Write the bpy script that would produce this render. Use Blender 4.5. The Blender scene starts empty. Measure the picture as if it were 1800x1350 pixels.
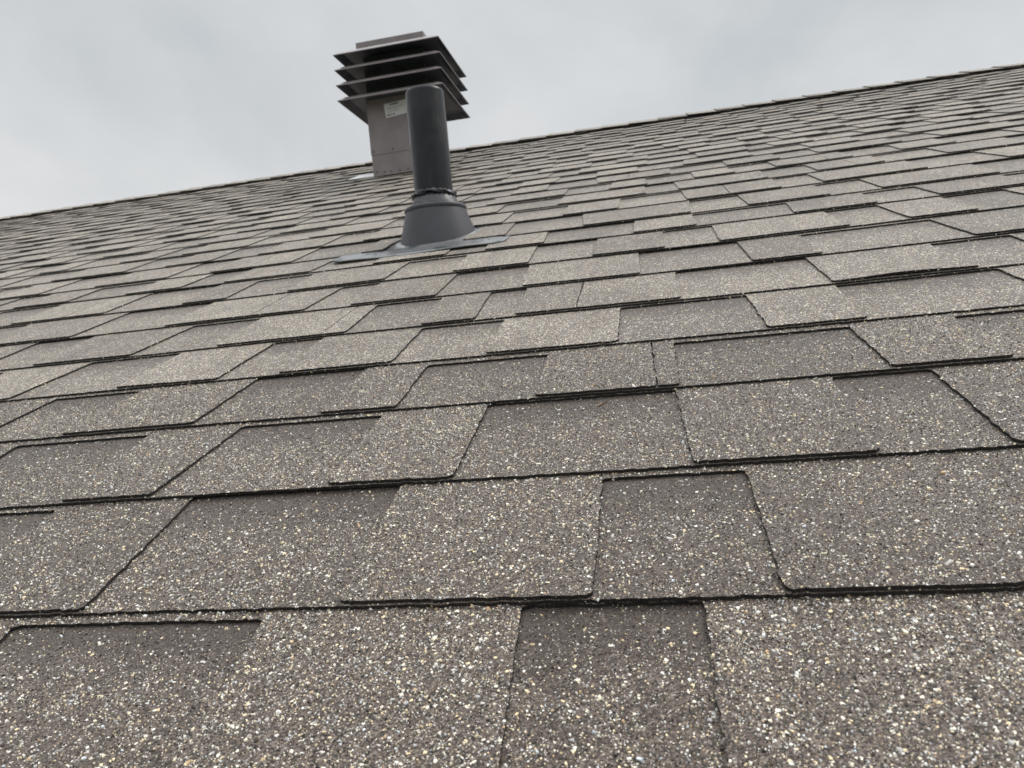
import bpy, math, random
import numpy as np
from mathutils import Matrix, Vector
R_ = math.radians
scene = bpy.context.scene
E = 0.146                      # exposure of one shingle course, metres
TH = R_(20.0)                  # roof pitch
CT, ST = math.cos(TH), math.sin(TH)

# ------------------------------------------------------------------ camera
cam_d = bpy.data.cameras.new('camera')
cam = bpy.data.objects.new('camera', cam_d)
scene.collection.objects.link(cam)
cx = Vector((0.97779225, 0.18792604, -0.0927692))
cy = Vector((0.08532607, 0.04733428, 0.99522808))
cz = Vector((0.19142043, -0.98104193, 0.0302481))
m = Matrix(((cx.x, cy.x, cz.x, 0), (cx.y, cy.y, cz.y, 0), (cx.z, cy.z, cz.z, 0), (0, 0, 0, 1)))
m.translation = Vector((0, -0.64341937, 1.76778018)) * E
cam.matrix_world = m
cam_d.sensor_width = 36.0
cam_d.lens = 1309.0642 / 1800 * 36.0
cam_d.clip_start = 0.01
cam_d.clip_end = 2000
cam_d.dof.use_dof = True
cam_d.dof.focus_distance = 0.62
cam_d.dof.aperture_fstop = 19.0
scene.camera = cam
scene.view_settings.view_transform = 'Standard'
scene.view_settings.look = 'None'
scene.view_settings.exposure = 0.13
scene.view_settings.gamma = 1.0

# ------------------------------------------------------------------ sky and sun (overcast)
SUN_EL, SUN_AZ = R_(50), R_(62)         # azimuth from +Y (beyond the ridge) towards +X
world = bpy.data.worlds.new('World')
scene.world = world
world.use_nodes = True
wn, wl = world.node_tree.nodes, world.node_tree.links
wn.clear()
wo = wn.new('ShaderNodeOutputWorld'); bg = wn.new('ShaderNodeBackground')
sky = wn.new('ShaderNodeTexSky'); sky.sky_type = 'NISHITA'; sky.sun_disc = False
sky.sun_elevation = SUN_EL; sky.sun_rotation = SUN_AZ
sky.air_density = 1.0; sky.dust_density = 5.0
tc = wn.new('ShaderNodeTexCoord')
mp = wn.new('ShaderNodeMapping'); mp.inputs['Scale'].default_value = (1.0, 1.0, 1.35)
mp.inputs['Location'].default_value = (3.3, 0.4, 1.9)
n1 = wn.new('ShaderNodeTexNoise'); n1.inputs['Scale'].default_value = 2.0; n1.inputs['Detail'].default_value = 8
n1.inputs['Roughness'].default_value = 0.53; n1.inputs['Distortion'].default_value = 0.35
cr = wn.new('ShaderNodeValToRGB')
cr.color_ramp.elements[0].position = 0.36; cr.color_ramp.elements[0].color = (5.25, 5.55, 5.75, 1)
cr.color_ramp.elements[1].position = 0.64; cr.color_ramp.elements[1].color = (7.25, 7.3, 7.32, 1)
mx = wn.new('ShaderNodeMix'); mx.data_type = 'RGBA'; mx.inputs['Factor'].default_value = 0.93
wl.new(tc.outputs['Generated'], mp.inputs['Vector']); wl.new(mp.outputs['Vector'], n1.inputs['Vector'])
wl.new(n1.outputs['Fac'], cr.inputs['Fac'])
wl.new(sky.outputs['Color'], mx.inputs[6]); wl.new(cr.outputs['Color'], mx.inputs[7])
sx = wn.new('ShaderNodeSeparateXYZ'); wl.new(tc.outputs['Generated'], sx.inputs[0])
zr_ = wn.new('ShaderNodeMapRange'); zr_.interpolation_type = 'SMOOTHSTEP'; wl.new(sx.outputs['Z'], zr_.inputs[0])
zr_.inputs[1].default_value = 0.42; zr_.inputs[2].default_value = 1.0; zr_.inputs[3].default_value = 1.0; zr_.inputs[4].default_value = 3.3
vm_ = wn.new('ShaderNodeVectorMath'); vm_.operation = 'SCALE'; wl.new(mx.outputs[2], vm_.inputs[0]); wl.new(zr_.outputs[0], vm_.inputs['Scale'])
wl.new(vm_.outputs[0], bg.inputs['Color']); bg.inputs['Strength'].default_value = 0.10
wl.new(bg.outputs['Background'], wo.inputs['Surface'])
sun_d = bpy.data.lights.new('sun', 'SUN'); sun_d.energy = 1.5; sun_d.angle = R_(25); sun_d.color = (1, 0.965, 0.925)
sun = bpy.data.objects.new('sun', sun_d); scene.collection.objects.link(sun)
sd = Vector((math.sin(SUN_AZ) * math.cos(SUN_EL), math.cos(SUN_AZ) * math.cos(SUN_EL), math.sin(SUN_EL)))
sun.rotation_euler = sd.to_track_quat('Z', 'Y').to_euler()

# ------------------------------------------------------------------ helpers
def tag(o, label=None, cat=None, kind=None, group=None):
    if label: o['label'] = label
    if cat: o['category'] = cat
    if kind: o['kind'] = kind
    if group: o['group'] = group
    return o
def empty(name, loc, rot=(0, 0, 0)):
    o = bpy.data.objects.new(name, None); scene.collection.objects.link(o)
    o.location = loc; o.rotation_euler = rot; o.empty_display_size = 0.1
    return o
def mesh_obj(name, verts, faces, mats, parent=None, loc=(0, 0, 0), rot=(0, 0, 0), midx=None, smooth=False):
    me = bpy.data.meshes.new(name)
    me.from_pydata([tuple(map(float, v)) for v in verts], [], [tuple(int(i) for i in f) for f in faces])
    for mm in (mats if isinstance(mats, (list, tuple)) else [mats]): me.materials.append(mm)
    if midx is not None: me.polygons.foreach_set('material_index', np.asarray(midx, dtype=np.int32))
    if smooth is True: me.polygons.foreach_set('use_smooth', np.ones(len(me.polygons), dtype=bool))
    elif smooth is not False: me.polygons.foreach_set('use_smooth', np.asarray(smooth, dtype=bool))
    me.update()
    o = bpy.data.objects.new(name, me); scene.collection.objects.link(o)
    o.location = loc; o.rotation_euler = rot
    if parent: o.parent = parent
    return o
def bevel(o, w, seg=2, ang=35):
    b = o.modifiers.new('bevel', 'BEVEL'); b.width = w; b.segments = seg; b.limit_method = 'ANGLE'; b.angle_limit = R_(ang)
    return o
def box(x0, x1, y0, y1, z0, z1):
    v = [(x, y, z) for z in (z0, z1) for y in (y0, y1) for x in (x0, x1)]
    f = [(0, 2, 3, 1), (4, 5, 7, 6), (0, 1, 5, 4), (2, 6, 7, 3), (0, 4, 6, 2), (1, 3, 7, 5)]
    return v, f
def roof2world(u, v, n=0.0):   # roof plane (E units) to world metres
    return Vector((u * E, (v * CT - n * ST) * E, (v * ST + n * CT) * E))

class NT:
    def __init__(s, name):
        s.m = bpy.data.materials.new(name); s.m.use_nodes = True
        s.t = s.m.node_tree; s.t.nodes.clear()
        s.out = s.t.nodes.new('ShaderNodeOutputMaterial'); s.b = s.t.nodes.new('ShaderNodeBsdfPrincipled')
        s.t.links.new(s.b.outputs[0], s.out.inputs['Surface'])
    def n(s, typ, **kw):
        o = s.t.nodes.new(typ)
        for k, v in kw.items(): setattr(o, k, v)
        return o
    def l(s, a, b): s.t.links.new(a, b)
    def val(s, sock, v):
        if hasattr(v, 'node'): s.l(v, sock)
        else: sock.default_value = v
    def math(s, op, a, b=0.0, c=None, clamp=False):
        o = s.n('ShaderNodeMath', operation=op); o.use_clamp = clamp
        s.val(o.inputs[0], a); s.val(o.inputs[1], b)
        if c is not None: s.val(o.inputs[2], c)
        return o.outputs[0]
    def mix(s, f, a, b):
        o = s.n('ShaderNodeMix', data_type='RGBA'); s.val(o.inputs[0], f)
        for sock, v in ((o.inputs[6], a), (o.inputs[7], b)):
            if hasattr(v, 'node'): s.l(v, sock)
            else: sock.default_value = (*v, 1)
        return o.outputs[2]
    def step(s, x, lo, hi):   # smoothstep
        o = s.n('ShaderNodeMapRange', interpolation_type='SMOOTHSTEP')
        s.val(o.inputs[0], x); s.val(o.inputs[1], lo); s.val(o.inputs[2], hi)
        return o.outputs[0]
    def noise(s, vec, scale, detail=2, rough=0.5):
        o = s.n('ShaderNodeTexNoise'); s.l(vec, o.inputs['Vector'])
        o.inputs['Scale'].default_value = scale; o.inputs['Detail'].default_value = detail; o.inputs['Roughness'].default_value = rough
        return o
    def voro(s, vec, scale):
        o = s.n('ShaderNodeTexVoronoi'); s.l(vec, o.inputs['Vector']); o.inputs['Scale'].default_value = scale
        return o
    def sep(s, c):
        o = s.n('ShaderNodeSeparateColor'); s.l(c, o.inputs[0]); return o.outputs
    def attr(s, name):
        o = s.n('ShaderNodeAttribute', attribute_name=name); return o.outputs['Fac']
    def bump(s, h, strength, dist):
        o = s.n('ShaderNodeBump'); o.inputs['Strength'].default_value = strength; o.inputs['Distance'].default_value = dist
        s.l(h, o.inputs['Height']); s.l(o.outputs[0], s.b.inputs['Normal']); return o

# ------------------------------------------------------------------ materials
def granule_material(name, edge=False):
    t = NT(name)
    co = t.n('ShaderNodeTexCoord').outputs['Object']
    w = t.noise(co, 1100, 1)
    sub = t.n('ShaderNodeVectorMath', operation='SUBTRACT'); t.l(w.outputs['Color'], sub.inputs[0]); sub.inputs[1].default_value = (.5, .5, .5)
    scl = t.n('ShaderNodeVectorMath', operation='SCALE'); t.l(sub.outputs[0], scl.inputs[0]); scl.inputs['Scale'].default_value = 0.0011
    add = t.n('ShaderNodeVectorMath', operation='ADD'); t.l(co, add.inputs[0]); t.l(scl.outputs[0], add.inputs[1])
    P = add.outputs[0]
    tone = t.attr('tone'); shim = t.attr('shim'); rel = t.attr('rel')
    # patches in the colour blend
    big = t.noise(co, 9.0, 3, 0.6).outputs['Fac']
    fine = t.noise(co, 60.0, 2, 0.6).outputs['Fac']
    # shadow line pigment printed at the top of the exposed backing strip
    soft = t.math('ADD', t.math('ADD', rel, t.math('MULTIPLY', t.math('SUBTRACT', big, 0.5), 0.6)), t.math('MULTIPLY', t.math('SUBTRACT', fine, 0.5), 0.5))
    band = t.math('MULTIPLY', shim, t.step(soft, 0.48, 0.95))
    dens = t.math('ADD', 0.30, t.math('MULTIPLY', t.math('SUBTRACT', tone, 0.5), 0.24))
    dens = t.math('ADD', dens, t.math('MULTIPLY', t.math('SUBTRACT', big, 0.5), 0.50))
    dens = t.math('ADD', dens, t.math('MULTIPLY', t.math('SUBTRACT', fine, 0.5), 0.30))
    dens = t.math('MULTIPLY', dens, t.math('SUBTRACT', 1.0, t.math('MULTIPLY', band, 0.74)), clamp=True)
    # run-off streaks and grime drawn down the slope
    smp = t.n('ShaderNodeMapping'); smp.inputs['Scale'].default_value = (1.0, 0.16, 0.3); t.l(co, smp.inputs['Vector'])
    streak = t.noise(smp.outputs[0], 16.0, 4, 0.6).outputs['Fac']
    grime = t.step(streak, 0.50, 0.72)
    dens = t.math('MULTIPLY', dens, t.math('SUBTRACT', 1.08, t.math('MULTIPLY', grime, 0.35)))
    dens = t.math('MULTIPLY', dens, t.math('SUBTRACT', 1.0, t.math('MULTIPLY', t.attr('geo'), 0.74)))
    if edge: dens = t.math('MULTIPLY', dens, 0.12)
    # dark base granules
    v1 = t.voro(P, 1000); c1 = t.sep(v1.outputs['Color'])
    base = t.mix(t.math('POWER', c1[0], 1.3), (0.006, 0.0046, 0.0036), (0.135, 0.098, 0.076))
    base = t.mix(t.math('MULTIPLY', t.math('GREATER_THAN', c1[1], 0.80), 0.8), base, (0.22, 0.180, 0.150))
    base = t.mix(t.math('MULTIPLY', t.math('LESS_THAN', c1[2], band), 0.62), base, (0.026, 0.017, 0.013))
    base = t.mix(t.math('MULTIPLY', t.math('SUBTRACT', 1.0, tone), 0.36), base, (0.026, 0.018, 0.0135))
    base = t.mix(t.math('MULTIPLY', grime, 0.35), base, (0.035, 0.028, 0.022))
    if edge: base = t.mix(0.85, base, (0.015, 0.014, 0.014))
    col = base; height = t.math('MULTIPLY', v1.outputs['Distance'], -0.55)
    for sc, thr, off in ((1500, 0.34, 0.70), (880, 0.36, 0.62), (500, 0.38, 0.50)):
        v = t.voro(P, sc); c = t.sep(v.outputs['Color'])
        on = t.math('LESS_THAN', c[0], t.math('MULTIPLY', dens, off))
        shp = t.math('LESS_THAN', v.outputs['Distance'], t.math('ADD', thr - 0.06, t.math('MULTIPLY', c[2], 0.36)))
        msk = t.math('MULTIPLY', on, shp)
        r = t.n('ShaderNodeValToRGB'); e = r.color_ramp; e.interpolation = 'CONSTANT'
        e.elements[0].position = 0.0; e.elements[0].color = (0.90, 0.84, 0.70, 1)
        e.elements[1].position = 0.24; e.elements[1].color = (0.88, 0.71, 0.44, 1)
        for p_, cc in ((0.44, (0.42, 0.42, 0.42)), (0.60, (0.88, 0.86, 0.79)), (0.76, (0.27, 0.25, 0.24)), (0.90, (0.50, 0.37, 0.22)), (0.955, (0.74, 0.72, 0.64))):
            q = e.elements.new(p_); q.color = (*cc, 1)
        t.l(c[1], r.inputs[0])
        col = t.mix(msk, col, r.outputs[0])
        height = t.math('ADD', height, t.math('MULTIPLY', msk, t.math('SUBTRACT', 0.75, v.outputs['Distance'])))
    t.l(col, t.b.inputs['Base Color'])
    t.b.inputs['Roughness'].default_value = 0.52
    t.b.inputs['IOR'].default_value = 1.36
    if edge: t.b.inputs['Roughness'].default_value = 0.75
    t.b.inputs['Sheen Weight'].default_value = 0.0 if edge else 0.26
    t.b.inputs['Sheen Roughness'].default_value = 0.45
    t.b.inputs['Sheen Tint'].default_value = (1.0, 0.93, 0.86, 1)
    t.bump(height, 0.85, 0.0011)
    return t.m
M_gran = granule_material('shingle_granules')
def loose_material():
    t = NT('mineral_granule'); a = t.n('ShaderNodeAttribute', attribute_name='gcol')
    t.l(a.outputs['Color'], t.b.inputs['Base Color']); t.b.inputs['Roughness'].default_value = 0.6
    t.b.inputs['IOR'].default_value = 1.4
    return t.m
M_loose = loose_material()
M_edge = granule_material('shingle_cut_edge', True)

def paint(name, col, rough=0.4, var=0.06, spec=0.5, bumpn=None, metallic=0.0, spots=None):
    t = NT(name); co = t.n('ShaderNodeTexCoord').outputs['Object']
    nz = t.noise(co, 14, 4, 0.6).outputs['Fac']
    lo = tuple(c * (1 - var * 2) for c in col); hi = tuple(c * (1 + var * 2) for c in col)
    c = t.mix(t.step(nz, 0.3, 0.7), lo, hi)
    if spots:
        v = t.noise(co, spots[0], 3, 0.7).outputs['Fac']
        c = t.mix(t.math('MULTIPLY', t.step(v, spots[1], spots[1] + 0.05), spots[3]), c, spots[2])
    t.l(c, t.b.inputs['Base Color'])
    r = t.n('ShaderNodeMapRange'); t.l(t.noise(co, 40, 3).outputs['Fac'], r.inputs[0])
    r.inputs[3].default_value = rough * 0.8; r.inputs[4].default_value = rough * 1.25
    t.l(r.outputs[0], t.b.inputs['Roughness'])
    t.b.inputs['Metallic'].default_value = metallic
    if spec != 0.5: t.b.inputs['IOR'].default_value = spec
    if bumpn: t.bump(t.noise(co, bumpn[0], 3).outputs['Fac'], bumpn[1], bumpn[2])
    return t.m
M_brown = paint('brown_painted_steel', (0.190, 0.165, 0.163), 0.30, 0.05, bumpn=(30, 0.15, 0.002))
M_pipe = paint('black_abs_pipe', (0.009, 0.010, 0.013), 0.36, 0.12, spec=1.32, bumpn=(200, 0.1, 0.0006), spots=(55, 0.62, (0.008, 0.009, 0.011), 0.8))
M_boot = paint('grey_plastic_boot', (0.055, 0.056, 0.062), 0.42, 0.06, spec=1.38, bumpn=(150, 0.08, 0.0005))
M_seal = paint('rubber_sealant', (0.035, 0.035, 0.04), 0.35, 0.3, bumpn=(120, 0.5, 0.002))
M_label = paint('label_paper', (0.62, 0.62, 0.62), 0.5, 0.02)
M_ink = paint('label_ink', (0.04, 0.04, 0.045), 0.5, 0.02)
M_screw = paint('screw_steel', (0.10, 0.085, 0.08), 0.4, 0.1, metallic=0.3)
M_flash = paint('bare_flashing', (0.60, 0.60, 0.60), 0.35, 0.06, metallic=0.2)
M_dark = paint('vent_throat', (0.030, 0.032, 0.038), 0.7, 0.1)
M_under = paint('hood_underside_shade', (0.065, 0.072, 0.092), 0.42, 0.1)  # shade beneath the brown hoods put into the colour as dark slate blue
M_wall = paint('wall_siding', (0.45, 0.42, 0.37), 0.7, 0.04)
M_twig = paint('dry_twig', (0.13, 0.075, 0.04), 0.7, 0.15)
M_ground = paint('grass_ground', (0.06, 0.085, 0.035), 0.9, 0.25)
def pipe_material():
    t = NT('black_abs_pipe'); co = t.n('ShaderNodeTexCoord').outputs['Object']
    mpn = t.n('ShaderNodeMapping'); mpn.inputs['Scale'].default_value = (1, 1, 0.10); t.l(co, mpn.inputs['Vector'])
    run = t.step(t.noise(mpn.outputs[0], 90, 4, 0.65).outputs['Fac'], 0.50, 0.75)
    drop = t.step(t.noise(co, 95, 2, 0.5).outputs['Fac'], 0.66, 0.70)
    dust = t.step(t.noise(co, 12, 5, 0.7).outputs['Fac'], 0.42, 0.72)
    c = t.mix(t.math('MULTIPLY', run, 0.6), (0.009, 0.010, 0.013), (0.030, 0.030, 0.031))
    c = t.mix(t.math('MULTIPLY', dust, 0.45), c, (0.032, 0.031, 0.030))
    c = t.mix(t.math('MULTIPLY', drop, 0.85), c, (0.004, 0.004, 0.006))
    t.l(c, t.b.inputs['Base Color']); t.b.inputs['IOR'].default_value = 1.36
    r = t.n('ShaderNodeMapRange'); t.l(dust, r.inputs[0]); r.inputs[3].default_value = 0.28; r.inputs[4].default_value = 0.5
    t.l(r.outputs[0], t.b.inputs['Roughness'])
    t.bump(t.math('ADD', t.noise(co, 160, 2).outputs['Fac'], drop), 0.15, 0.0008)
    return t.m
M_pipe = pipe_material()
def wet_flange():
    t = NT('wet_flange_plastic'); co = t.n('ShaderNodeTexCoord').outputs['Object']
    nz = t.noise(co, 22, 4, 0.65); nz.inputs['Distortion'].default_value = 0.8
    k = t.step(nz.outputs['Fac'], 0.56, 0.62)
    t.l(t.mix(k, (0.15, 0.15, 0.155), (0.022, 0.036, 0.04)), t.b.inputs['Base Color'])
    r = t.n('ShaderNodeMapRange'); t.l(k, r.inputs[0]); r.inputs[3].default_value = 0.16; r.inputs[4].default_value = 0.38
    t.l(r.outputs[0], t.b.inputs['Roughness'])
    t.bump(t.noise(co, 60, 2).outputs['Fac'], 0.25, 0.002)
    return t.m
M_flange = wet_flange()

# ------------------------------------------------------------------ ground
g = mesh_obj('ground', [(-400, -400, -4.2), (400, -400, -4.2), (400, 400, -4.2), (-400, 400, -4.2)], [(0, 1, 2, 3)], M_ground)
tag(g, 'flat grass ground far below the roof', 'ground', 'structure')

# ------------------------------------------------------------------ house
U0, U1 = -75.0, 50.0           # extent along the ridge, in courses
V_RIDGE = 29.35
house = empty('house', ((U0 + U1) / 2 * E, V_RIDGE * CT * E, -4.2))
tag(house, 'house roof slope of grey-brown asphalt shingles climbing to a ridge against the grey sky', 'house roof')
hl = house.location.copy()

# butt lines measured up the slope (course units)
VB = {-1: 1.362, 0: 2.3616, 1: 3.3785, 2: 4.400, 3: 5.3265, 4: 6.298, 5: 7.303, 6: 8.321, 7: 9.359, 8: 10.250, 9: 11.30, 10: 12.36, 11: 13.387,
      12: 14.374, 13: 15.358, 14: 16.353}
for k in range(-2, -9, -1): VB[k] = VB[k + 1] - 1.0
for k in range(15, 29): VB[k] = VB[k - 1] + 0.998
# joints between raised tabs and cut-outs: (position at the butt, position at the top); 'J' is a joint inside a tab
SEAMS = {
-1: ('T', [('S', -2.777, -2.927), ('S', -1.649, -1.696), ('S', -0.551, -0.604), ('S', 0.104, 0.102), ('S', 1.75, 1.76)]),
0: ('G', [('S', -3.466, -3.529), ('S', -2.603, -2.665), ('S', -1.382, -1.403), ('S', -0.315, -0.319), ('S', 0.395, 0.387)]),
1: ('T', [('S', -2.93, -2.851), ('S', -1.837, -1.82), ('S', -1.108, -1.102), ('S', 0.141, 0.109), ('S', 1.021, 1.026), ('S', 1.601, 1.582)]),
2: ('T', [('S', -5.196, -5.137), ('S', -4.378, -4.286), ('S', -3.275, -3.228), ('S', -2.304, -2.255), ('S', -1.738, -1.745), ('S', -0.784, -0.791), ('J', -0.006, -0.019), ('S', 0.137, 0.134), ('S', 1.379, 1.342)]),
3: ('T', [('S', -5.655, -5.521), ('S', -4.578, -4.513), ('S', -3.597, -3.535), ('S', -3.045, -3.024), ('S', -2.062, -2.051), ('S', -1.289, -1.288), ('S', -0.266, -0.263), ('S', 0.817, 0.792), ('S', 1.493, 1.494), ('S', 2.748, 2.705)]),
4: ('T', [('S', -7.018, -7.032), ('S', -6.254, -6.257), ('S', -5.09, -4.964), ('S', -4.154, -4.155), ('J', -3.062, -3.049), ('S', -2.81, -2.821), ('S', -2.077, -2.1), ('S', -1.567, -1.587), ('S', -1.195, -1.21), ('J', -0.646, -0.64), ('S', 0.258, 0.26), ('S', 1.486, 1.473), ('S', 2.593, 2.538), ('S', 3.209, 3.215)]),
5: ('T', [('S', -6.571, -6.517), ('S', -5.374, -5.317), ('J', -4.296, -4.276), ('S', -3.67, -3.601), ('S', -3.142, -3.107), ('S', -2.182, -2.172), ('S', -1.265, -1.316), ('S', -0.077, -0.087), ('S', 0.991, 0.97), ('S', 1.631, 1.591), ('S', 2.946, 2.882)]),
}
TL = 0.0025 / E                # thickness of one layer
BOOT = (-3.03, 10.86)          # centre of the pipe boot on the slope

class Acc:
    def __init__(s): s.v = []; s.f = []; s.mi = []; s.sm = []; s.tone = []; s.shim = []; s.rel = []; s.n = 0; s.exp = []; s.geo = []
    def add(s, V, tone, shim, rel):
        i = s.n; s.v.append(V); s.tone.append(tone); s.shim.append(shim); s.rel.append(rel); s.geo.append(np.full(len(V), s.g)); s.n += len(V); return i
    g = 0.0
    def build(s, name, parent, loc, rot):
        V = np.concatenate(s.v); F = np.concatenate(s.f); MI = np.concatenate(s.mi)
        me = bpy.data.meshes.new(name)
        me.vertices.add(len(V)); me.vertices.foreach_set('co', (V * E).ravel())
        me.loops.add(len(F) * 4); me.loops.foreach_set('vertex_index', F.ravel().astype(np.int32))
        me.polygons.add(len(F)); me.polygons.foreach_set('loop_start', np.arange(len(F), dtype=np.int32) * 4)
        me.polygons.foreach_set('material_index', MI.astype(np.int32))
        me.update(calc_edges=True)
        me.materials.append(M_gran); me.materials.append(M_edge)
        for nm, arr in (('tone', s.tone), ('shim', s.shim), ('rel', s.rel), ('geo', s.geo)):
            a = me.attributes.new(nm, 'FLOAT', 'POINT'); a.data.foreach_set('value', np.concatenate(arr).astype(np.float32))
        me.polygons.foreach_set('use_smooth', (MI == 0))
        o = bpy.data.objects.new(name, me); scene.collection.objects.link(o)
        o.parent = parent; o.location = loc; o.rotation_euler = rot
        return o

def smooth_noise(rng, x, step):
    a = rng.uniform(-1, 1, int((U1 - U0) / step) + 4)
    q = (x - U0) / step; i = np.clip(np.floor(q).astype(int), 0, len(a) - 2); f = q - i; f = f * f * (3 - 2 * f)
    return a[i] * (1 - f) + a[i + 1] * f

def sheet(acc, U, V, N, act, thick, tone, shim, rel, exposed=None):
    """grid of vertices [cols, rows]; act[cols-1, rows-1] cells; walls drop by thick along open borders"""
    nc, nr = U.shape
    idx = np.arange(nc * nr).reshape(nc, nr)
    top = np.stack([U, V, N - 2 * TL], -1).reshape(-1, 3)
    ones = np.ones(nc * nr)
    i0 = acc.add(top, tone.ravel(), shim * ones, rel.ravel())
    i, j = np.nonzero(act)
    q = np.stack([idx[i, j], idx[i + 1, j], idx[i + 1, j + 1], idx[i, j + 1]], 1) + i0
    acc.f.append(q); acc.mi.append(np.zeros(len(q)))
    if exposed is not None: acc.exp.append(q[exposed[i, j]])
    pad = np.zeros((nc + 1, nr + 1), bool); pad[1:nc, 1:nr] = act
    walls = []
    c = pad[1:nc, 1:nr]
    for (di, dj, e) in ((-1, 0, ((0, 1), (0, 0))), (1, 0, ((1, 0), (1, 1))), (0, -1, ((0, 0), (1, 0)))):
        nb = pad[1 + di:nc + di, 1 + dj:nr + dj]
        a, b = np.nonzero(c & ~nb)
        walls.append(np.stack([idx[a + e[0][0], b + e[0][1]], idx[a + e[1][0], b + e[1][1]]], 1))
    w = np.concatenate(walls)
    if len(w):
        used = np.unique(w); lut = np.full(nc * nr, -1); 
        tv = top[used].copy(); bv = tv.copy(); bv[:, 2] -= thick
        fl = tone.ravel()[used]; rl = rel.ravel()[used]; so = shim * np.ones(len(used))
        a0 = acc.add(tv, fl, so, rl); lut[used] = np.arange(len(used)) + a0
        b0 = acc.add(bv, fl, so, rl); lub = np.full(nc * nr, -1); lub[used] = np.arange(len(used)) + b0
        qf = np.stack([lub[w[:, 0]], lub[w[:, 1]], lut[w[:, 1]], lut[w[:, 0]]], 1)
        acc.f.append(qf); acc.mi.append(np.ones(len(qf)))

def make_course(acc, k):
    rng = np.random.default_rng(1000 + k)
    vk, vn = VB[k], VB[k + 1]
    L = vn - vk
    GEO = -2 <= k <= 2; acc.g = 1.0 if GEO else 0.0
    near = -3 <= k <= 3; mid = 4 <= k <= 9
    # --- joints, measured ones in view and plausible ones beyond
    st, lst = SEAMS.get(k, ('T' if rng.random() < .5 else 'G', []))
    lst = [list(a) for a in lst]
    if not lst:
        lst = [['S', rng.uniform(-1, 1)] * 1]
        lst[0] = ['S', lst[0][1], lst[0][1] + rng.normal(0, .02)]
    def width(tooth): return rng.uniform(0.6, 1.45) if tooth else rng.uniform(0.5, 1.2)
    left = [];  x = lst[0][1]; tooth = (st == 'T')
    while x > U0:
        x -= width(tooth); left.append(['S', x, x + rng.normal(0, .03)]); tooth = not tooth
    first = tooth
    nS = sum(1 for a in lst if a[0] == 'S')
    tooth = (st == 'T') ^ (nS % 2 == 1)
    right = []; x = lst[-1][1]
    while x < U1:
        x += width(tooth); right.append(['S', x, x + rng.normal(0, .03)]); tooth = not tooth
    allS = left[::-1] + lst + right
    # a few joints inside wide tabs
    out = []; cur = first; lastx = -1e9
    for i, a in enumerate(allS):
        if a[0] == 'J': out.append(a); continue
        out.append(a); cur = not cur
        if cur and i + 1 < len(allS) and allS[i + 1][1] - a[1] > 0.95 and not (a[1] > -8 and a[1] < 4 and k in SEAMS) and allS[i+1][0]=='S' and rng.random() < .33:
            xx = a[1] + rng.uniform(.25, .7) * (allS[i + 1][1] - a[1]); out.append(['J', xx, xx + rng.normal(0, .008)])
    allS = out
    # --- columns: reference position, position at the butt and at the top, on-tab flag
    cols = []; kinds = []        # kinds[i] describes cell i..i+1 : 1 tab, 0 cut-out, 2 joint slot
    seam_col = []
    tooth = first
    prevB = prevT = None
    tone_cell = []
    def ustep(x):
        d = abs(x + 1.5)
        if near: return .03 if d < 5 else .2
        if mid: 
            if k in (8, 9) and abs(x - BOOT[0]) < 1.2: return .02
            return .06 if d < 9 else .2
        return .16
    pts = []
    for a in allS:
        if a[0] == 'J':
            pts.append((a[1] - .006, a[2] - .006, 'J0')); pts.append((a[1] + .006, a[2] + .006, 'J1'))
        else: pts.append((a[1], a[2], 'S'))
    for i in range(len(pts) - 1):
        b0, t0, k0 = pts[i]; b1, t1, k1 = pts[i + 1]
        if k0 == 'S': tooth = not tooth
        kind = 2 if k0 == 'J0' else (1 if tooth else 0)
        wd = b1 - b0
        if kind == 2: ss = [0.0]
        else:
            n = max(2, int(wd / ustep((b0 + b1) / 2)))
            ss = set(np.linspace(0, 1, n + 1)[:-1])
            if near or mid:
                for d in (.004, .012, .026, .045, .075):
                    if d < wd * .4: ss.add(d / wd); ss.add(1 - d / wd)
            ss = sorted(ss)
        tn = rng.uniform(0, 1)
        for q in ss:
            cols.append((b0 + wd * q, t0 + (t1 - t0) * q, 1.0 if q == 0 else 0.0, min(q, 1 - q) * wd, i)); kinds.append(kind); tone_cell.append(tn)
    cols.append((pts[-1][0], pts[-1][1], 0, 0, len(pts))); tone_cell.append(.5)
    cols = np.array(cols); kinds = np.array(kinds); tone_cell = np.array(tone_cell)
    UB, UT, isS, dS = cols[:, 0], cols[:, 1], cols[:, 2], cols[:, 3]
    nc = len(cols)
    # corner radii
    rr = .034
    dd = np.where(isS > 0, 0.0, dS)
    # joints do not get rounded corners
    jn = np.zeros(nc, bool)
    for i in range(nc):
        pi = int(cols[i, 4])
        if pi < len(pts) - 1 and (pts[pi][2] != 'S' and cols[i, 0] - pts[pi][0] < .1): jn[i] = True
        if pi + 1 < len(pts) and (pts[pi + 1][2] != 'S' and pts[pi + 1][0] - cols[i, 0] < .1): jn[i] = True
    corner = np.where((dd < rr) & ~jn, rr - np.sqrt(np.maximum(rr ** 2 - (rr - dd) ** 2, 0)), 0)
    jag = .003 if near else .0022
    vb = vk + rng.normal(0, jag, nc) + smooth_noise(rng, UB, 1.3) * .006
    # rows
    nr1 = 34 if near else (12 if mid else 4)
    if k in (8, 9): nr1 = 40
    vend = vn + .18
    cut_d = {}
    dl = np.array([rng.uniform(-.03, .075) for _ in range(len(pts) + 1)])
    vcut = vn - dl[np.clip(cols[:, 4].astype(int), 0, len(pts))] + rng.normal(0, jag, nc)
    # smooth the cut line across tabs
    isgap = np.zeros(nc, bool); isgap[:-1] = kinds == 0; isgap[1:] |= kinds == 0
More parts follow.
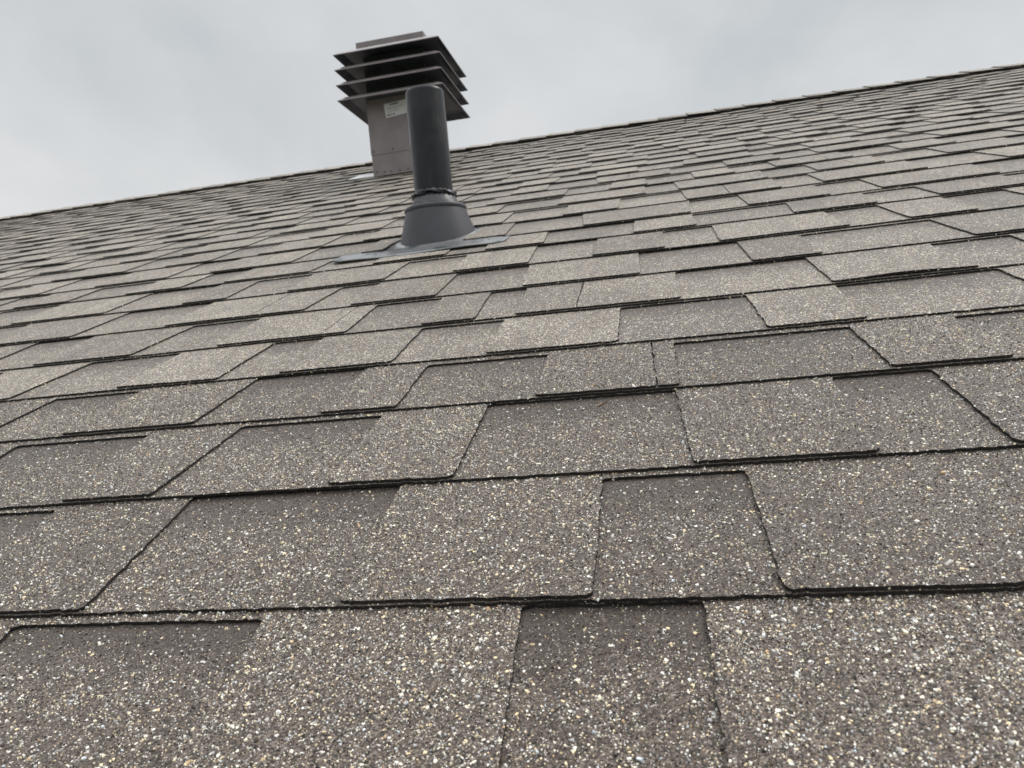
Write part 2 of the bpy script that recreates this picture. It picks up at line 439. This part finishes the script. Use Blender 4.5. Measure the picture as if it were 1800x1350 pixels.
    istab = np.zeros(nc, bool); istab[:-1] = kinds >= 1; istab[1:] |= kinds >= 1
    vcutc = np.where(isgap, vcut - corner * 0.8, vcut)
    vbt = np.where(istab, vb + corner, vb) + .010 + smooth_noise(rng, UB, .9) * .006
    tt = np.linspace(0, 1, nr1 + 1)
    tt = tt ** 1.15
    up = np.linspace(0, 1, 3)[1:]
    def grid(v0):
        V = np.concatenate([v0[:, None] + (vcutc - v0)[:, None] * tt[None], vcutc[:, None] + (vend - vcutc)[:, None] * up[None]], 1)
        f = (V - vk) / L
        U = UB[:, None] + (UT - UB)[:, None] * f
        sj = rng.normal(0, jag, V.shape) ; sj = (sj + np.roll(sj, 1, 1)) * .8
        U = U + isS[:, None] * sj
        return U, V, f
    nr = nr1 + 3
    lift = np.maximum(smooth_noise(rng, UB, 1.6), -.2) * .35 + rng.uniform(0, .15)
    U, V, f = grid(vbt)
    base = 2 * TL * (1 - f)
    liftn = lift[:, None] * TL * np.clip(1 - f, 0, 1) ** 1.5
    if k == 4:   # one tab is curled up a little
        cu = np.exp(-((UB - 2.05) / .33) ** 2); liftn = liftn + cu[:, None] * TL * 1.0 * np.clip(1 - f, 0, 1) ** 2
    und = smooth_noise(np.random.default_rng(5), U.ravel(), 4.0).reshape(U.shape) * .02 * 0.5
    act = np.zeros((nc - 1, nr - 1), bool)
    act[:, nr1:] = True
    act[kinds == 1, :] = True
    act[kinds == 2, :] = False
    tone = np.repeat(tone_cell[:, None], nr, 1)
    if k in (7, 8, 9):
        um = (U[:-1, :-1] + U[1:, 1:]) / 2; vm = (V[:-1, :-1] + V[1:, 1:]) / 2
        hole = ((um - BOOT[0] + .04) / .63) ** 2 + ((vm - BOOT[1]) / .62) ** 2 < 1
        if k == 8: hole |= (np.abs(um - BOOT[0] + .09) < .60) & (vm < BOOT[1] - .1)
        act &= ~hole
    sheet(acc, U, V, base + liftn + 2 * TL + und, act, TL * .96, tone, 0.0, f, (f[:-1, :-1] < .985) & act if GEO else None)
    # backing layer
    kk = 6 if not near else 16
    V2 = vb[:, None] + (vend - vb)[:, None] * np.linspace(0, 1, kk)[None]
    f2 = (V2 - vk) / L
    U2 = UB[:, None] + (UT - UB)[:, None] * f2
    base2 = 2 * TL * (1 - f2) + lift[:, None] * TL * .55 * np.clip(1 - f2, 0, 1) ** 1.5
    und2 = smooth_noise(np.random.default_rng(5), U2.ravel(), 4.0).reshape(U2.shape) * .02 * 0.5
    act2 = np.ones((nc - 1, kk - 1), bool)
    if k in (7, 8, 9):
        um = (U2[:-1, :-1] + U2[1:, 1:]) / 2; vm = (V2[:-1, :-1] + V2[1:, 1:]) / 2
        hole = ((um - BOOT[0] + .04) / .65) ** 2 + ((vm - BOOT[1]) / .64) ** 2 < 1
        if k == 8: hole |= (np.abs(um - BOOT[0] + .09) < .62) & (vm < BOOT[1] - .1)
        act2 &= ~hole
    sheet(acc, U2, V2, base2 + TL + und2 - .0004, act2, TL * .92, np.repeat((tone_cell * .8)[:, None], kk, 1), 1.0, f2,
          ((f2[:-1, :-1] < .96) & (kinds == 0)[:, None]) if GEO else None)

acc = Acc()
for k in range(-8, 28): make_course(acc, k)
roof = acc.build('roof', house, (-hl.x, -hl.y, -hl.z), (TH, 0, 0))

def near_granules():
    rng = np.random.default_rng(11)
    Vv = np.concatenate(acc.v); Q = np.concatenate(acc.exp)
    tone = np.concatenate(acc.tone); shim = np.concatenate(acc.shim); rel = np.concatenate(acc.rel)
    P = Vv[Q]; c = P.mean(1)
    keep = (c[:, 0] > -1.6 - c[:, 1] * .95) & (c[:, 0] < 1.3 + c[:, 1] * .55) & (c[:, 1] > .6)
    Q = Q[keep]; P = P[keep]; c = c[keep]
    ar = np.abs((P[:, 1, 0] - P[:, 0, 0]) * (P[:, 3, 1] - P[:, 0, 1])); 
    tn = tone[Q].mean(1); sh = shim[Q].mean(1); rl = rel[Q].mean(1)
    # low frequency patchiness of the colour blend
    def field(x, y, sc, seed):
        g = np.random.default_rng(seed).uniform(-1, 1, (80, 80)); a = (x * sc) % 79; b = (y * sc) % 79
        i = a.astype(int); j = b.astype(int); fx = a - i; fy = b - j; fx = fx * fx * (3 - 2 * fx); fy = fy * fy * (3 - 2 * fy)
        return (g[i, j] * (1 - fx) + g[i + 1, j] * fx) * (1 - fy) + (g[i, j + 1] * (1 - fx) + g[i + 1, j + 1] * fx) * fy
    pat = field(c[:, 0], c[:, 1], 1.7, 1) * .5 + field(c[:, 0], c[:, 1], 5.0, 2) * .35
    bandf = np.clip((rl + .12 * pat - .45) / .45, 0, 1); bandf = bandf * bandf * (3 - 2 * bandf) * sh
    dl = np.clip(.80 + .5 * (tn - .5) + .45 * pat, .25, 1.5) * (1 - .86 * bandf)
    V8 = []; C8 = []
    n_all = 0
    for light, count in ((True, 74000), (False, 100000), (None, 60)):
        loose = light is None; light = light is not False
        w = ar * (dl if light else 1.0); w = w / w.sum()
        if light: count = int(count)
        f = rng.choice(len(Q), count, p=w)
        a = rng.random(count)[:, None]; b = rng.random(count)[:, None]
        p = (P[f, 0] * (1 - a) + P[f, 1] * a) * (1 - b) + (P[f, 3] * (1 - a) + P[f, 2] * a) * b
        if light: r = np.exp(rng.normal(math.log(.00054), .38, count)) / E
        else: r = np.exp(rng.normal(math.log(.00058), .25, count)) / E
        r = np.minimum(r, .0017 / E)
        if loose: r = r * 0 + rng.uniform(.0011, .0021, count) / E
        th = rng.uniform(0, 6.283, count); asp = rng.uniform(.55, 1.0, count)
        hgt = r * rng.uniform(.45, 1.0, count) * (1.0 if light else .8)
        top = rng.uniform(.35, .8, count)
        tx = rng.normal(0, .16, count) * r; ty = rng.normal(0, .16, count) * r
        vs = np.zeros((count, 8, 3))
        for q in range(4):
            an = q * 1.5708 + .785 + rng.normal(0, .28, count)
            rr_ = rng.uniform(.75, 1.25, count)
            ex = r * rr_ * np.cos(an); ey = r * rr_ * asp * np.sin(an)
            x = ex * np.cos(th) - ey * np.sin(th); y = ex * np.sin(th) + ey * np.cos(th)
            vs[:, q] = np.stack([p[:, 0] + x, p[:, 1] + y, p[:, 2] - .0002 / E + 0 * x], 1)
            hq = hgt * rng.uniform(.7, 1.15, count)
            vs[:, q + 4] = np.stack([p[:, 0] + x * top + tx, p[:, 1] + y * top + ty, p[:, 2] + hq], 1)
        if light:
            pal = np.array([(.90, .86, .76), (.88, .74, .50), (.50, .49, .47), (.88, .86, .80), (.34, .30, .27), (.62, .42, .24), (.92, .85, .64), (.66, .70, .74)])
            pk = rng.choice(8, count, p=[.20, .18, .12, .16, .11, .03, .13, .07])
        else:
            pal = np.array([(.026, .019, .015), (.058, .041, .031), (.10, .070, .052), (.014, .012, .011), (.16, .130, .108), (.045, .027, .020)])
            pk = rng.choice(6, count, p=[.26, .26, .16, .16, .08, .08])
        col = pal[pk] * rng.uniform(.78, 1.1, count)[:, None]
        V8.append(vs.reshape(-1, 3)); C8.append(np.repeat(np.clip(col, 0, 1), 8, 0)); n_all += count
    V_ = np.concatenate(V8); C_ = np.concatenate(C8)
    b0 = (np.arange(n_all) * 8)[:, None, None]
    ft = np.array([(4, 5, 6, 7), (0, 1, 5, 4), (1, 2, 6, 5), (2, 3, 7, 6), (3, 0, 4, 7)])[None]
    F = (b0 + ft).reshape(-1, 4)
    me = bpy.data.meshes.new('surface_granules')
    me.vertices.add(len(V_)); me.vertices.foreach_set('co', (V_ * E).ravel())
    me.loops.add(len(F) * 4); me.loops.foreach_set('vertex_index', F.ravel().astype(np.int32))
    me.polygons.add(len(F)); me.polygons.foreach_set('loop_start', np.arange(len(F), dtype=np.int32) * 4)
    me.update(calc_edges=True); me.materials.append(M_loose)
    me.polygons.foreach_set('use_smooth', np.zeros(len(F), dtype=bool))
    at = me.attributes.new('gcol', 'FLOAT_COLOR', 'POINT')
    at.data.foreach_set('color', np.concatenate([C_, np.ones((len(C_), 1))], 1).astype(np.float32).ravel())
    o = bpy.data.objects.new('surface_granules', me); scene.collection.objects.link(o); o.parent = roof
    o['kind'] = 'stuff'
near_granules()

# ridge caps: folded shingles overlapping along the ridge, laid left to right; built in the roof's own frame
def build_ridge():
    a = Acc(); rng = np.random.default_rng(77)
    # profile across the ridge in roof-frame (v, n): front slope, rounded top, back slope
    vr = V_RIDGE
    A = 2 * TH
    nR = 26
    ext = 1.02
    def prof(s, lift, half):   # s in -1..1 -> (v, n, rel)
        r = .22
        bend = TH * 1.03
        d = s * half
        # arc between -r..r
        if abs(d) <= r:
            ang = -d / r * bend         # local tilt about mid direction
            # integrate circular arc of curvature bend/r
            K = bend / r
            x = math.sin(K * d) / K; y = -(1 - math.cos(K * d)) / K
        else:
            sg = 1 if d > 0 else -1
            K = bend / r
            x = sg * (math.sin(K * r) / K + (abs(d) - r) * math.cos(bend)); y = -(1 - math.cos(K * r)) / K - (abs(d) - r) * math.sin(bend)
        # mid frame: horizontal x (towards back), vertical y; convert to roof frame
        # apex height above the sheet intersection
        y += lift - r * math.tan(bend) * .5 + .10
        return (x * CT + y * ST, -x * ST + y * CT)
    u = U0; i = 0
    while u < U1:
        wdt = 1.0 + rng.normal(0, .02)
        half = ext * (1 + rng.normal(0, .02)); hs = rng.uniform(-.02, .02)
        tn = rng.uniform(0, 1)
        us = np.array([0, .004, .33, .66, 1.0, 1.5]) * 1.0
        lifts = np.array([4.4, 4.4, 3.7, 3.1, 2.4, 1.3]) * TL + rng.uniform(0, .6) * TL
        ss = np.linspace(-1, 1, nR)
        UU = np.zeros((len(us), nR)); VV = UU.copy(); NN = UU.copy()
        for a_, (x_, l_) in enumerate(zip(us, lifts)):
            for b_, s_ in enumerate(ss):
                p = prof(s_ + hs, l_, half)
                UU[a_, b_] = u + x_; VV[a_, b_] = vr + p[0]; NN[a_, b_] = p[1]
        UU += rng.normal(0, .003, UU.shape); VV += rng.normal(0, .002, VV.shape)
        for ww in (0,):
            sheet(a, UU, VV, NN, np.ones((len(us) - 1, nR - 1), bool), TL * 2.0, np.full(UU.shape, tn), 0.0, np.full(UU.shape, .3))
        u += wdt; i += 1
    return a.build('ridge_cap', roof, (0, 0, 0), (0, 0, 0))
build_ridge()

# back slope, walls (in house coordinates)
zr = V_RIDGE * ST * E; yr = V_RIDGE * CT * E
ylo = VB[-8] * CT * E; zlo = VB[-8] * ST * E
v = []; f = []
bs = [(U0 * E, yr, zr), (U1 * E, yr, zr), (U1 * E, 2 * yr - ylo, zlo), (U0 * E, 2 * yr - ylo, zlo)]
b_o = mesh_obj('back_slope', [tuple(Vector(p) - hl) for p in bs] + [tuple(Vector(p) - hl - Vector((0, 0, .02))) for p in bs],
               [(0, 1, 2, 3), (7, 6, 5, 4), (0, 4, 5, 1), (1, 5, 6, 2), (2, 6, 7, 3), (3, 7, 4, 0)], M_gran, house)
x0, x1 = (U0 + 1.5) * E, (U1 - 1.5) * E
y0, y1 = ylo + .35, 2 * yr - ylo - .35
ze = (y0) * ST / CT - .05
def wall(pts, thick_vec):
    a = [Vector(p) - hl for p in pts]; b = [p + Vector(thick_vec) for p in a]; n = len(a)
    fs = [tuple(range(n)), tuple(range(2 * n - 1, n - 1, -1))] + [(i, i + n, (i + 1) % n + n, (i + 1) % n) for i in range(n)]
    mesh_obj('wall', a + b, fs, M_wall, house)
wall([(x0, y0, -4.2), (x1, y0, -4.2), (x1, y0, ze), (x0, y0, ze)], (0, .15, 0))
wall([(x0, y1, -4.2), (x1, y1, -4.2), (x1, y1, ze), (x0, y1, ze)], (0, -.15, 0))
for xx, d in ((x0, .15), (x1, -.15)):
    wall([(xx, y0 + .151, -4.2), (xx, y1 - .151, -4.2), (xx, y1 - .151, ze), (xx, yr, zr - .12), (xx, y0 + .151, ze)], (d, 0, 0))

# ------------------------------------------------------------------ lathe helper
def lathe(rings, seg=64, close_top=False, close_bot=False):
    """rings: list of functions/lists of points (x,y,z) rings with seg points"""
    v = []; f = []
    for r in rings: v += r
    for i in range(len(rings) - 1):
        for j in range(seg):
            a, b = i * seg + j, i * seg + (j + 1) % seg
            f.append((a, b, b + seg, a + seg))
    if close_top: f.append(tuple(range((len(rings) - 1) * seg, len(rings) * seg)))
    if close_bot: f.append(tuple(range(seg - 1, -1, -1)))
    return v, f
def ring(r, z, seg=64, tilt=0.0, cxy=(0, 0), wob=None):
    out = []
    for j in range(seg):
        a = 2 * math.pi * j / seg
        rr = r + (wob(a) if wob else 0)
        x, y = rr * math.cos(a), rr * math.sin(a)
        out.append((cxy[0] + x, cxy[1] + y, z + y * tilt))
    return out

# ------------------------------------------------------------------ plumbing vent pipe with boot
TT = math.tan(TH)
bp = roof2world(BOOT[0], BOOT[1], 0.0)
pv = empty('plumbing_vent_pipe', bp)
tag(pv, 'black plastic plumbing pipe standing in a grey cone boot with a wet flashing flange', 'vent pipe')
pr = 0.285 * E; ph = 2.17 * E
rg = [ring(pr, -.05), ring(pr, ph - .006), ring(pr * .985, ph - .0015), ring(pr * .955, ph), ring(pr * .87, ph), ring(pr * .87, ph - .02), ring(pr * .87, .0)]
mesh_obj('pipe', *lathe(rg), M_pipe, pv, smooth=True).modifiers.new('es', 'EDGE_SPLIT').split_angle = R_(40)
# cone: lower ring follows the slope, upper ring level
br = 0.575 * E; tr = 0.452 * E; zt = 0.385 * E
def conering(t, dr=0.0, dz=0.0):
    r = br + (tr - br) * t ** 1.0 + dr; tilt = TT * (1 - t) ; z = zt * t + dz
    o = []
    for j in range(64):
        a = 2 * math.pi * j / 64; x, y = r * math.cos(a), r * math.sin(a)
        if t < 1: y *= (1 - .02 * (1 - t))
        o.append((x, y, z + y * tilt))
    return o
rg = [conering(0, .003, -.004), conering(0, .0025, .001), conering(0, .0), conering(.03)] + [conering(t) for t in (.1, .3, .5, .7, .9, .98)] + [conering(1.0, -.0006, .0008)]
mesh_obj('boot_cone', *lathe(rg), M_boot, pv, smooth=True)
rg = [ring(tr + .0006, zt - .001), ring(tr + .0022, zt + .001), ring(tr + .0022, zt + .0065), ring(tr + .0002, zt + .0085), ring(tr - .012, zt + .0095), ring(pr + .012, zt + .012)]
mesh_obj('boot_rim', *lathe(rg), M_boot, pv, smooth=True)
rg = [ring(pr + .0125, zt + .009), ring(pr + .0105, zt + .016), ring(pr + .0055, zt + .026), ring(pr + .003, zt + .033), ring(pr - .001, zt + .035)]
mesh_obj('rubber_collar', *lathe(rg), M_seal, pv, smooth=True)
# lumpy bead of sealant
rng = np.random.default_rng(3)
ph_ = rng.uniform(0, 6.28, 8); am = rng.uniform(.3, 1, 8)
def lump(a): return sum(am[i] * math.sin((i + 2) * a + ph_[i]) for i in range(8)) / 8
v = []; f = []; S1, S2 = 110, 14
for i in range(S1):
    a = 2 * math.pi * i / S1
    rb = .0042 + .0026 * lump(a) + .0010 * math.sin(23 * a)
    R0 = pr + .003 + .0015 * lump(a + 1); z0 = zt + .034 + .004 * lump(a * 1.0 + 2.2) - .003 * math.sin(a)
    for j in range(S2):
        b = 2 * math.pi * j / S2; rb2 = rb * (1 + .25 * math.sin(3 * b + 7 * a))
        v.append(((R0 + rb2 * math.cos(b)) * math.cos(a), (R0 + rb2 * math.cos(b)) * math.sin(a), z0 + rb2 * 1.1 * math.sin(b)))
for i in range(S1):
    for j in range(S2):
        f.append((i * S2 + j, ((i + 1) % S1) * S2 + j, ((i + 1) % S1) * S2 + (j + 1) % S2, i * S2 + (j + 1) % S2))
mesh_obj('sealant_bead', v, f, M_seal, pv, smooth=True)
# flange: thin plate lying on the slope, front edge rounded at both ends, swelling round the cone
def flange():
    out = []
    nU, nV = 90, 26
    u0, u1 = -4.33 - BOOT[0], -1.83 - BOOT[0]
    vtop = 12.0 - BOOT[1]
    V = []; F = []
    for i in range(nU + 1):
        s = i / nU; u = u0 + (u1 - u0) * s
        e = min(s, 1 - s) * (u1 - u0)
        r = .20
        cr = (r - math.sqrt(max(r * r - (r - e) ** 2, 0))) if e < r else 0
        v0 = 9.70 - BOOT[1] + cr * .95 + .012 * math.sin(s * 7)
        for j in range(nV + 1):
            t = (j / nV); vv = v0 + (vtop - v0) * t
            d = math.hypot(u, vv)
            hump = .05 * math.exp(-((d - .5) / .09) ** 2) if d > .5 else .05
            ed = .018 * math.sin(s * 9 + 1) * (1 - t) + .012 * math.exp(-((vv + 1.0) / .08) ** 2)
            under = 0 if vv < -.6 else 0
            # on the lower course near its front edge, dipping beneath the next course
            surf = 2 * TL * (1 - (vv + BOOT[1] - VB[7]) / (VB[8] - VB[7])) + 2 * TL + 1.3 * TL
            if vv + BOOT[1] > VB[8] - .02: w_ = min(1, (vv + BOOT[1] - VB[8]) / .12); surf = 2 * TL + 1.0 * TL * (1 - w_) - (2.6 * TL * w_ if abs(u + .06) > .72 else 0)
            nn = surf + ed * .6 + hump * (1 if abs(u) < .9 else 0)
            V.append((u, vv, nn - 2 * TL))
    for i in range(nU):
        for j in range(nV):
            F.append((i * (nV + 1) + j, (i + 1) * (nV + 1) + j, (i + 1) * (nV + 1) + j + 1, i * (nV + 1) + j + 1))
    V = [(a * E, (b * CT - c * ST) * E, (b * ST + c * CT) * E) for a, b, c in V]
    o = mesh_obj('boot_flange', V, F, M_flange, pv, smooth=True)
    so = o.modifiers.new('thick', 'SOLIDIFY'); so.thickness = .0022; so.offset = -1
    return o
flange()
# nail heads on the flange
def disc(r, h, seg=14):
    rg = [ring(r, 0, seg), ring(r, h * .5, seg), ring(r * .7, h, seg)]
    return lathe(rg, seg, close_top=True)
for (uu, vv) in ((-4.16, 9.98), (-3.72, 9.95), (-2.10, 10.07)):
    p = roof2world(uu, vv, 2 * TL * (1 - (vv - VB[7]) / (VB[8] - VB[7])) + .5 * TL + .012) - bp
    mesh_obj('nail_head', *disc(.0045, .0015), M_screw, pv, loc=p, rot=(TH, 0, 0))

# ------------------------------------------------------------------ roof exhaust vent
XL, W, YF = -8.061 * E, 2.001 * E, 21.45 * E
ZF = YF * TT
vx, vy = XL + W / 2, YF + W / 2
ev = empty('roof_exhaust_vent', (vx, vy, vy * TT))
tag(ev, 'brown metal roof exhaust vent with stacked louvre hoods standing below the ridge', 'roof vent')
OFF = Vector((vx, vy, vy * TT))
h2 = W / 2
def frustum_skirt(name, z, H, inset, rise, th, mat):
    """square downturned hood: outer slope with flat top plate, open beneath"""
    v = []; f = []
    lip = .009 * .0 + .004
    lev = [(H, z), (H, z + lip), (H - inset, z + rise)]
    inn = [(H - th, z), (H - inset - th, z + rise - th)]
    def sq(a, zz): return [(-a, -a, zz), (a, -a, zz), (a, a, zz), (-a, a, zz)]
    rings = [sq(*inn[1]), sq(*inn[0])] + [sq(*l) for l in lev]
    for r in rings: v += r
    for i in range(len(rings) - 1):
        for j in range(4):
            a, b = i * 4 + j, i * 4 + (j + 1) % 4
            f.append((a, b, b + 4, a + 4))
    n = (len(rings) - 1) * 4
    f.append((n, n + 1, n + 2, n + 3)); f.append((3, 2, 1, 0))
    mi = [1] * 4 + [0] * (len(f) - 5) + [1]  # inner faces take the shade-coloured material
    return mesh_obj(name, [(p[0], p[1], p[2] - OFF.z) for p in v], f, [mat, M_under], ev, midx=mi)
ZB, ZT = 10.053 * E, 11.417 * E
Hh = h2 + .657 * E
# neck, in two overlapping sheet sections; bottom follows the slope
def neck(name, H, zlow, ztop, mat, slope):
    v = []
    for a, b in ((-H, -H), (H, -H), (H, H), (-H, H)):
        v.append((a, b, (b * TT + zlow) if slope else (zlow)))
    for a, b in ((-H, -H), (H, -H), (H, H), (-H, H)): v.append((a, b, ztop))
    f = [(0, 1, 5, 4), (1, 2, 6, 5), (2, 3, 7, 6), (3, 0, 4, 7), (4, 5, 6, 7)]
    return bevel(mesh_obj(name, v, f, mat, ev), .0015)
zseam = 8.50 * E - OFF.z
neck('neck_base', h2 - .0018, -.03, zseam + .012, M_brown, True)
neck('neck', h2, zseam, ZB + .14 * E - OFF.z, M_brown, False)
neck('throat', h2 * .96, ZB + .14 * E - OFF.z - .002, ZT + .1 * E - OFF.z, M_dark, False)
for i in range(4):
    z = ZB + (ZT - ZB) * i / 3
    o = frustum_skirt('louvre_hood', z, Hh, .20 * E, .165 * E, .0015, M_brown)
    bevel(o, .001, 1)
v, f = box(-1.08 * E, 1.08 * E, -1.20 * E, 1.0 * E, ZT + .166 * E - OFF.z, ZT + .47 * E - OFF.z)
bevel(mesh_obj('top_cap', v, f, M_brown, ev), .003)
# flashing plate of the vent
def plate(name, pts, n, mat, th=.0012):
    v = [roof2world(a, b, n) - OFF for a, b in pts]; k = len(pts)
    w = [roof2world(a, b, n - th / E) - OFF for a, b in pts]
    fs = [tuple(range(k)), tuple(range(2 * k - 1, k - 1, -1))] + [(i, i + k, (i + 1) % k + k, (i + 1) % k) for i in range(k)]
    return mesh_obj(name, v + w, fs, mat, ev)
plate('base_flashing', [(-9.02, 23.12), (-8.15, 23.05), (-8.15, 24.2), (-9.02, 24.2)], .035, M_flash)
plate('base_collar', [(-8.10, 22.70), (-6.02, 22.70), (-6.02, 22.92), (-8.10, 22.92)], .05, M_brown)
for (x, z) in ((-7.968, 8.60), (-7.349, 8.61), (-6.50, 8.60), (-7.916, 7.985), (-7.687, 7.955), (-7.457, 7.94), (-7.178, 7.945), (-6.921, 7.95), (-6.4, 7.95)):
    vv, ff = disc(.0042, .0022, 10)
    mesh_obj('screw', vv, ff, M_screw, ev, loc=(x * E - OFF.x, YF - OFF.y - (.0002 if z > 8.5 else -.0016), z * E - OFF.z), rot=(R_(90), 0, 0))
# rating label
lab = [(-7.494, 9.984), (-6.76, 10.04), (-6.70, 9.624), (-7.455, 9.556)]
def flat(name, q, y, mat, parent):
    v = [(x * E - OFF.x, YF - OFF.y - y, z * E - OFF.z) for x, z in q] + [(x * E - OFF.x, YF - OFF.y - y + .0004, z * E - OFF.z) for x, z in q]
    return mesh_obj(name, v, [(3, 2, 1, 0), (4, 5, 6, 7), (0, 1, 5, 4), (1, 2, 6, 5), (2, 3, 7, 6), (3, 0, 4, 7)], mat, parent)
sticker = flat('label_sticker', lab, .0008, M_label, ev)
def lp(s, t):   # position in the sticker
    a = Vector(lab[0]).lerp(Vector(lab[1]), s); b = Vector(lab[3]).lerp(Vector(lab[2]), s); return a.lerp(b, t)
r2 = random.Random(4)
def inkrow(t0, t1, s0, s1, n):
    V = []; F = []
    s = s0
    while s < s1:
        w = r2.uniform(.015, .05); q = [lp(s, t0), lp(s + w, t0), lp(s + w, t1), lp(s, t1)]
        k = len(V)
        V += [(p.x * E - OFF.x, YF - OFF.y - .0012, p.y * E - OFF.z) for p in q]; F.append((k + 3, k + 2, k + 1, k)); s += w + r2.uniform(.012, .03)
    mesh_obj('print_line', V, F, M_ink, sticker)
inkrow(.06, .20, .26, .60, 1); inkrow(.34, .38, .10, .8, 1); inkrow(.48, .52, .10, .7, 1); inkrow(.78, .90, .06, .36, 1); inkrow(.62, .66, .1, .6, 1)

# ------------------------------------------------------------------ twig
pts = [(-.374, 4.155), (-.352, 4.165), (-.33, 4.185), (-.305, 4.20)]
tp = roof2world(-.34, 4.175, 0)
tw = empty('twig', tp)
bpy.data.objects.remove(tw)
V = []; F = []
for i, (a, b) in enumerate(pts):
    c = roof2world(a, b, 4 * TL * .2 + .012 + .004 * i) - tp; r = (.0005, .0012, .0010, .0003)[i]
    for j in range(6):
        q = 2 * math.pi * j / 6; V.append((c.x, c.y + r * math.cos(q) * 1.4, c.z + r * math.sin(q)))
for i in range(3):
    for j in range(6): F.append((i * 6 + j, (i + 1) * 6 + j, (i + 1) * 6 + (j + 1) % 6, i * 6 + (j + 1) % 6))
F.append(tuple(range(5, -1, -1))); F.append(tuple(range(18, 24)))
o = mesh_obj('twig', V, F, M_twig, loc=tp, smooth=True)
tag(o, 'tiny curved brown twig lying on a shingle in front of the pipe', 'twig')
